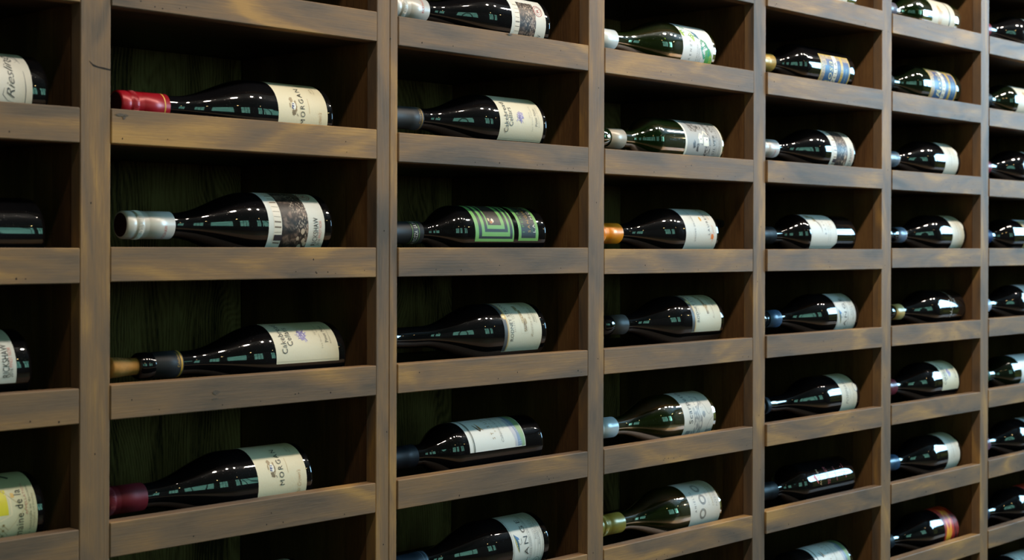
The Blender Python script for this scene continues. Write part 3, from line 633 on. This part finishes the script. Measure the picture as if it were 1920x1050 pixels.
# kind: b = burgundy, c = claret; cap: (type, colour); data: col,k,kind,R,ubase,capS,L, glass, cap, label(lefts,right s),phi range,paper,items,offset,label text
X = None
BOT = [
(0,1,'b',41,.789,222,284,G_BLACK,('screw','20201f'),(92,21),(-70,100),'dedad2',L_script,0,'bottle end with a white label in flowing grey script, its neck out of view'),
(0,0,'c',38,.786,224,294,G_BLACK,('foil','1a1a1a'),(150,45),(100,240),'d8d4c4',L_none,0,'dark bottle end without visible label, reflecting green light, under the script-labelled one'),
(0,-1,'b',41,.771,220,282,G_BLACK,('screw','c9c6c0'),(90,20),(-42,90),'d5d8d6',L_rick,24,'bottle end with pale label in tall narrow capitals, below the bare green-reflecting one'),
(0,-2,'b',41,.787,222,290,G_BLACK,('foil','5a4a2a'),(96,12),(-60,95),'d9d6b8',L_dom,4,'bottle with cream and yellow label in heavy gothic lettering'),
(1,1,'b',41,1.174,222,284,G_BLACK,('screw','9a1420'),(88,13),(-66,92),'e4d9bc',L_morgan,19,'dark bottle with bright red screw cap and cream label bearing a small crest'),
(1,0,'b',41,1.173,214,276,G_BLACK,('screw','cfc8bf'),(101,16),(-68,92),'dfe0dc',L_rick,0,'large dark bottle with pale metal screw cap and brown picture label, fully in view'),
(1,-1,'b',41,1.195,224,281,G_BLACK,('corked','2a2a2c'),(111,15),(0,126),'dfd7c0',L_cake,-7,'opened bottle with a cork pushed back into its neck, purple flower on cream label'),
(1,-2,'b',41,1.143,219,281,G_BLACK,('screw','5e1820'),(85,13),(-66,92),'e4d9bc',L_morgan,32,'dark bottle with dull maroon screw cap and cream label bearing a small crest'),
(1,-3,'b',41,1.144,220,284,G_BLACK,('screw','202020'),(82,12),(-60,90),'d9dad8',L_faint,20,'bottle mostly below the frame, only a sliver of white label showing'),
(2,2,'b',41,1.574,217,279,G_BLACK,('screw','c4bfb8'),(84,14),(-68,92),'dfe0dc',L_rick,-38,'dark bottle with pale cap and brown picture label, cut by the top of the photo'),
(2,1,'b',41,1.567,220,294,G_BLACK,('foil','3a393a'),(100,12),(0,126),'dfd7c0',L_cake,-34,'dark bottle with grey-black foil and purple flower label, above the green-patterned bottle'),
(2,0,'c',38,1.566,221,295,G_BLACK,('foil_ring','2c2c2e'),(147,21),(178,240),'20262a',L_peraz,0,'black straight-sided bottle with nested bright green squares and a fruit picture'),
(2,-1,'b',41,1.568,268,306,G_BLACK,('foil','1a1a1c'),(91,15),(-37,100),'d9d7c6',L_rodney,0,'dark bottle with cream label, grey and gold edge and sepia hill, beside wood-grained back panel'),
(2,-2,'c',38,1.561,224,298,G_BLACK,('foil','10131a'),(151,41),(0,115),'dcdedc',L_supery,0,'straight-sided bottle with white label ending in blue and green painted hills, fully in view'),
(2,-3,'b',41,1.575,216,286,G_BLACK,('foil','1c2836'),(80,16),(-62,92),'d8dcdc',L_lange,0,'dark bottle with a large fishing-fly drawing on its lined white label'),
(3,2,'b',41,1.977,223,285,G_OLIVE,('screw','e2e2df'),(93,12),(-75,105),'e6e8ec',L_frenzy,0,'green bottle with white cap and green brush strokes on its white label'),
(3,1,'c',38,2.000,229,290,G_GREEN,('cut','b9aea0'),(109,9),(-80,105),'aeb0b2',L_oak,0,'green bottle with silver neck band and grey label showing white farm buildings'),
(3,0,'b',41,1.986,219,281,G_BLACK,('screw','f08c14'),(93,10),(-60,92),'dcdbd6',L_laur,0,'dark bottle with bright orange cap and orange ink splash on white label'),
(3,-1,'b',41,2.002,220,276,G_BLACK,('cut','4a433f'),(91,13),(-37,100),'d9d7c6',L_rodney,14,'dark bottle with sepia hill label, gold edge and bare glass lip beyond its neck foil'),
(3,-2,'b',41,1.980,223,285,G_OLIVE,('screw','b4babd'),(90,12),(-80,95),'d5d2cc',L_scarp,0,'olive bottle with silver cap and grey ink-wash drawing under large lower-case lettering'),
(3,-3,'b',41,1.997,222,284,G_OLIVE,('screw','b08e3a'),(90,10),(-50,100),'dad7d2',L_anie,0,'olive bottle with gold cap and three ornate rings on its white label'),
(4,3,'c',38,2.421,222,296,G_OLIVE,('foil','3a3a30'),(130,40),(-60,90),'d8d4c4',L_faint,0,'bottle base just showing at the top edge, above the gold and blue label'),
(4,2,'c',40,2.412,227,297,G_BLACK,('foil','c09a4c'),(121,22),(-80,37),'23558a',L_zella,0,'bottle with gold neck foil and bright blue and gold label, in sharp focus'),
(4,1,'b',41,2.417,219,281,G_BLACK,('screw','d2c8c2'),(90,12),(-68,92),'dfe0dc',L_rick,-4,'distant dark bottle with pinkish-white cap and brown picture label under the blue label'),
(4,0,'c',38,2.418,232,298,G_BLACK,('foil','101012'),(157,71),(-38,95),'dedcd6',L_land,0,'black bottle with clipped-corner white label set high toward its shoulder'),
(4,-1,'b',41,2.428,220,290,G_BLACK,('cut','3d5878'),(80,15),(-62,92),'d8dcdc',L_lange,-13,'dark bottle with blue neck foil and small fishing-fly drawing on white label'),
(4,-2,'b',41,2.433,258,300,G_BLACK,('foil','1c222c'),(68,15),(-60,92),'d9d6c8',L_pomm,0,'dark bottle with cream label and a round white seal touching its base edge'),
(4,-3,'c',38,2.418,224,296,G_BLACK,('foil','0c0c10'),(146,14),(-20,90),None,L_austin,0,'all-black bottle with red triangle and rows of red print'),
(4,-4,'c',38,2.411,224,298,G_BLACK,('foil','10131a'),(124,14),(0,115),'dcdedc',L_supery,-6,'straight-sided bottle with painted-hills label, cut by the bottom of the photo'),
(5,3,'c',38,2.828,224,296,G_GREEN,('foil','6a6470'),(124,30),(-80,100),'d8d0be',L_tan,0,'green bottle with tan emblem on white label, cut by the top of the photo'),
(5,2,'c',40,2.830,232,298,G_DGREEN,('foil','15161a'),(132,25),(-80,37),'23558a',L_zella,22,'blurred bottle with blue and gold label and dark neck'),
(5,1,'b',41,2.829,207,282,G_BLACK,('foil','6f7a88'),(70,16),(-60,92),'e0ddd2',L_seal,6,'dark bottle with grey foil and narrow cream label, second above the white-lettered black bottle'),
(5,0,'b',41,2.856,206,282,G_BLACK,('cutlong','6a7890'),(66,16),(-60,92),'e0ddd2',L_seal,4,'dark bottle with banded slate foil and narrow cream label, just above the white-lettered black bottle'),
(5,-1,'b',41,2.852,210,268,G_BLACK,('cutlong','c6a868'),(115,12),(-30,100),None,L_uni,0,'black bottle with gold neck foil and white letters straight on the glass'),
(5,-2,'b',41,2.830,215,277,G_BLACK,('screw','7a2430'),(80,12),(0,126),'ddd8c0',L_cake,-20,'blurred bottle with red cap and cream label with a purple flower'),
(5,-3,'b',41,2.840,215,285,G_BLACK,('foil','35506e'),(66,16),(-60,92),'dcdad2',L_seal,10,'dark bottle with blue foil and narrow white label, above the flame-red label'),
(5,-4,'b',41,2.827,222,290,G_BLACK,('foil','101820'),(66,8),(-75,100),'8a1a1a',L_flame,0,'dark bottle with flame-red and yellow label, wholly in view'),
(6,3,'b',41,3.240,224,284,G_BLACK,('screw','8a2530'),(89,15),(-60,92),'e4ddcc',L_faint,0,'blurred dark bottle with a speck of red cap, at the top of the farthest column'),
(6,2,'c',38,3.240,224,296,G_DGREEN,('foil','17181a'),(148,30),(-80,100),'d8d0be',L_tan,4,'blurred bottle with tan emblem label in the farthest column'),
(6,1,'b',41,3.240,222,284,G_BLACK,('screw','8a2530'),(78,12),(-60,92),'d8d4c8',L_faint,0,'blurred dark bottle with pink-red cap above the eye-level shelf, farthest column'),
(6,0,'c',38,3.240,222,296,G_BLACK,('foil','1c2f5a'),(112,14),(-60,95),'d6dce4',L_zella,30,'blurred bottle with white and blue label on the eye-level shelf, farthest column'),
(6,-1,'b',41,3.240,222,284,G_BLACK,('screw','b9bccb'),(99,14),(-60,100),'d8d4d2',L_faint,10,'blurred dark bottle with white cap, directly below the eye-level bottle of the farthest column'),
(6,-2,'c',38,3.240,232,298,G_DGREEN,('foil','20381c'),(128,14),(-70,100),'e0e2e2',L_faint,10,'blurred green-black bottle with plain wide white label in the farthest column'),
(6,-3,'b',41,3.240,224,284,G_BLACK,('screw','8f5a68'),(72,12),(-60,100),'cfd6da',L_faint,10,'blurred dark bottle with a pinkish cap and narrow label, lower farthest column'),
(6,-4,'b',41,3.240,226,296,G_BLACK,('foil','101a30'),(70,8),(-75,100),'8a1a1a',L_flame,0,'blurred bottle with dark red label running out of the photo'),
(6,-5,'c',38,3.240,224,296,G_BLACK,('foil','10131a'),(124,14),(0,115),'dcdedc',L_supery,-4,'blurred white-labelled bottle in the lowest corner of the farthest column'),
]
KINDN = {'b': 'burgundy', 'c': 'claret'}
M_CORK = plain('cork', hexc('b5803f'), 0.8, var=.3, scale=160, bump=.4)
M_KNURL = None
def capmat(h):
    c = hexc(h); lum = sum(c) / 3
    return plain('foil_' + h, c, 0.33 if lum > .06 else 0.5, 0.12, var=.04, spec=0.4 if lum > .06 else 0.16)
def bottle(c, k, kd, Rm, ub, capS, Lm, gm, cap, lab, ph, pap, fn, off, text):
    R = Rm / 1000; L = Lm / 1000; s0 = capS / 1000; y = TH + R + .0052; lift = 0.0004
    root = bpy.data.objects.new('wine_bottle', None); C.objects.link(root)
    root.location = (ub, y, shelf_top(c, k) + lift); root['label'] = text; root['category'] = 'bottle'; root['group'] = 'wine bottles lying in the rack'
    link('glass_body', cached(('g', kd, Rm, Lm, gm.name), lambda: lathe('glass_body', glass_profile(KINDN[kd], R, L - .002), R, 80)), gm, root)
    ct, ch = cap; m = capmat(ch)
    if ct == 'screw':
        s = link('screw_cap', cached(('s', Rm, capS, Lm, ch), lambda: lathe('screw_cap', screw_profile(s0, L), R, 48)), m, root)
        V = []; F = []; nn = 60; r0 = RN + .0017
        for j in range(nn):
            for sx in (s0 + .0415, s0 + .0475):
                for q, (da, rr) in enumerate(((-.25, r0), (0, r0 + .00055), (.25, r0))):
                    a = 2 * math.pi * (j + da) / nn; V.append((-sx, -rr * math.cos(a), R + rr * math.sin(a)))
            b = j * 6; F += [(b, b + 3, b + 4, b + 1), (b + 1, b + 4, b + 5, b + 2)]
        o = link('knurled_ring', pydata('knurled_ring', V, F, mats=[m]), m, s)
        if (c, k) in ((1, 0), (1, 1)):
            n2 = 32; r2 = RN - .0008; V = [(-L - .0001, -r2 * math.cos(2 * math.pi * j / n2), R + r2 * math.sin(2 * math.pi * j / n2)) for j in range(n2)]
            link('cap_top', pydata('cap_top', V, [tuple(range(n2))]), plain('cap_top_dark', hexc('2a0d0e'), .5, spec=.2), s)
    elif ct in ('foil', 'foil_ring'):
        s = link('foil_capsule', cached(('f', Rm, capS, Lm, ch), lambda: lathe('foil_capsule', foil_profile(s0, L), R, 48)), m, root)
    elif ct in ('cut', 'cutlong'):
        s1 = s0 + (.034 if ct == 'cut' else .030)
        s = link('foil_capsule', cached(('c', Rm, capS, Lm, ch), lambda: lathe('foil_capsule', cutfoil_profile(s0, s1), R, 48)), m, root)
    elif ct == 'corked':
        s = link('foil_capsule', lathe('foil_capsule', cutfoil_profile(s0, L - .011), R, 48), m, root)
        P = [(L - .006, .0094), (L + .010, .0100), (L + .020, .0111), (L + .030, .0116), (L + .0315, .0108), (L + .0315, 0)]
        link('cork', lathe('cork', P, R, 40), M_CORK, root)
        make_wrap(root, R, RN + .0013, s0 + .001, s0 + .0035, 'c79a3c')
        ck = [c2 for c2 in root.children if c2.name.startswith('cork')][0]
        A = Print(); D = math.radians
        vs_, fs_ = text_mesh('RESERVE', 1.1, 0); m2 = A.mi(ink('4a3216'))
        for x, yv in vs_:
            s_ = L + .028 - .022 * x; rr = .0104 + .0016 * (1 - x); a = D(48 + 26 * yv)
            A.v.append((-s_, -rr * math.cos(a), R + rr * math.sin(a)))
        for f in fs_: A.f.append(f); A.m.append(m2)
        A.build('lettering', ck)
    # bands printed or rolled on a few of the caps
    if (c, k) == (1, 1): make_wrap(s, R, RN + .00175, s0 + .006, s0 + .0075, 'e0b050')
    if (c, k) == (2, 1): make_wrap(s, R, RN + .0014, s0 + .002, s0 + .0033, 'b58a3c'); cap_text(s, R, RN + .0012, s0 + .0062, 3.0, -30, 70, 'Cakebread', 'b58a3c')
    if (c, k) == (1, -1): cap_text(s, R, RN + .0012, s0 + .0065, 3.4, -10, 62, 'Cakebread', 'c79a3c')
    if ct == 'foil_ring':
        for q in (.008, .020): make_wrap(s, R, RN + .0012, s0 + q, s0 + q + .0008, '6a9a50')
        cap_text(s, R, RN + .0012, s0 + .0145, 6.5, -75, 10, 'LA MOZZA', 'd9d9d4'); cap_text(s, R, RN + .0012, s0 + .0145, 6.5, 25, 110, 'LA MOZZA', 'd9d9d4')
    if fn is L_rick and c > 0:
        p0 = {(1, 0): (-75, -2), (2, 2): (-20, 55), (4, 1): (-75, -12)}[(c, k)]
        cap_text(s, R, RN + .0018, s0 + .0125, 4.0, p0[0], p0[1], 'RICKSHAW', 'd0543c')
    if (c, k) in ((4, -1), (2, -3)):
        for q in (.002, .0075): make_wrap(s, R, RN + .0013, s0 + q, s0 + q + .0006, '9fb2c4')
    if (c, k) == (5, 0) or (c, k) == (5, 1): make_wrap(s, R, RN + .0014, s0 + .0005, s0 + .003, 'b0a8b0')
    items = fn()
    if not (fn is L_none):
        make_label(root, R, lab[0] / 1000, lab[1] / 1000, ph[0], ph[1], paper(pap) if pap else None, items, off, 0.012 if fn is L_land else 0.0)
    return root
def make_wrap(parent, R, r, sa, sb, col):
    V = []; F = []; n = 48
    for j in range(n):
        a = 2 * math.pi * j / n
        for s in (sa, sb): V.append((-s, -r * math.cos(a), R + r * math.sin(a)))
    for j in range(n): q = (j + 1) % n; F.append((2 * j, 2 * j + 1, 2 * q + 1, 2 * q))
    me = pydata('printed_band', V, F, True, mats=[ink(col)])
    return link('printed_band', me, None, parent)
def cap_text(parent, R, r, s, cap, pa, pb, txt, col):
    A = Print(); vs_, fs_ = text_mesh(txt, 1.05, 0); m = A.mi(ink(col))
    for x, y in vs_:
        a = math.radians(pa + (pb - pa) * x); sx = s + cap / 1000 * (y - .5)
        A.v.append((-sx, -r * math.cos(a), R + r * math.sin(a)))
    for f in fs_: A.f.append(f); A.m.append(m)
    A.build('lettering', parent)

# 'R2' rectangles carry their own height so that later ones lie on top of earlier ones
_old = make_label
def make_label(parent, R, sL, sR, ph0, ph1, pap, items, off=0.0, chamfer=0.0):
    plain_items = [i for i in items if i[0] != 'R2']; stack = [i for i in items if i[0] == 'R2']
    lab = _old(parent, R, sL, sR, ph0, ph1, pap, plain_items, off, chamfer)
    if stack:
        B = Print()
        for n, (_, t0, t1, pa, pb, col) in enumerate(stack):
            m = B.mi(col if not isinstance(col, str) else ink(col)); q = max(1, int((pb - pa) / 2)); base = len(B.v); r = R + .00018 + .00003 * n
            for i in range(q + 1):
                a = math.radians(pa + (pb - pa) * i / q + off)
                for t in (t0, t1): B.v.append((-(sL + (sR - sL) * t), -r * math.cos(a), R + r * math.sin(a)))
            for i in range(q): B.f.append((base + 2 * i, base + 2 * i + 1, base + 2 * i + 3, base + 2 * i + 2)); B.m.append(m)
        o = B.build('printed_ground', lab)
    return lab
for b in BOT: bottle(*b)
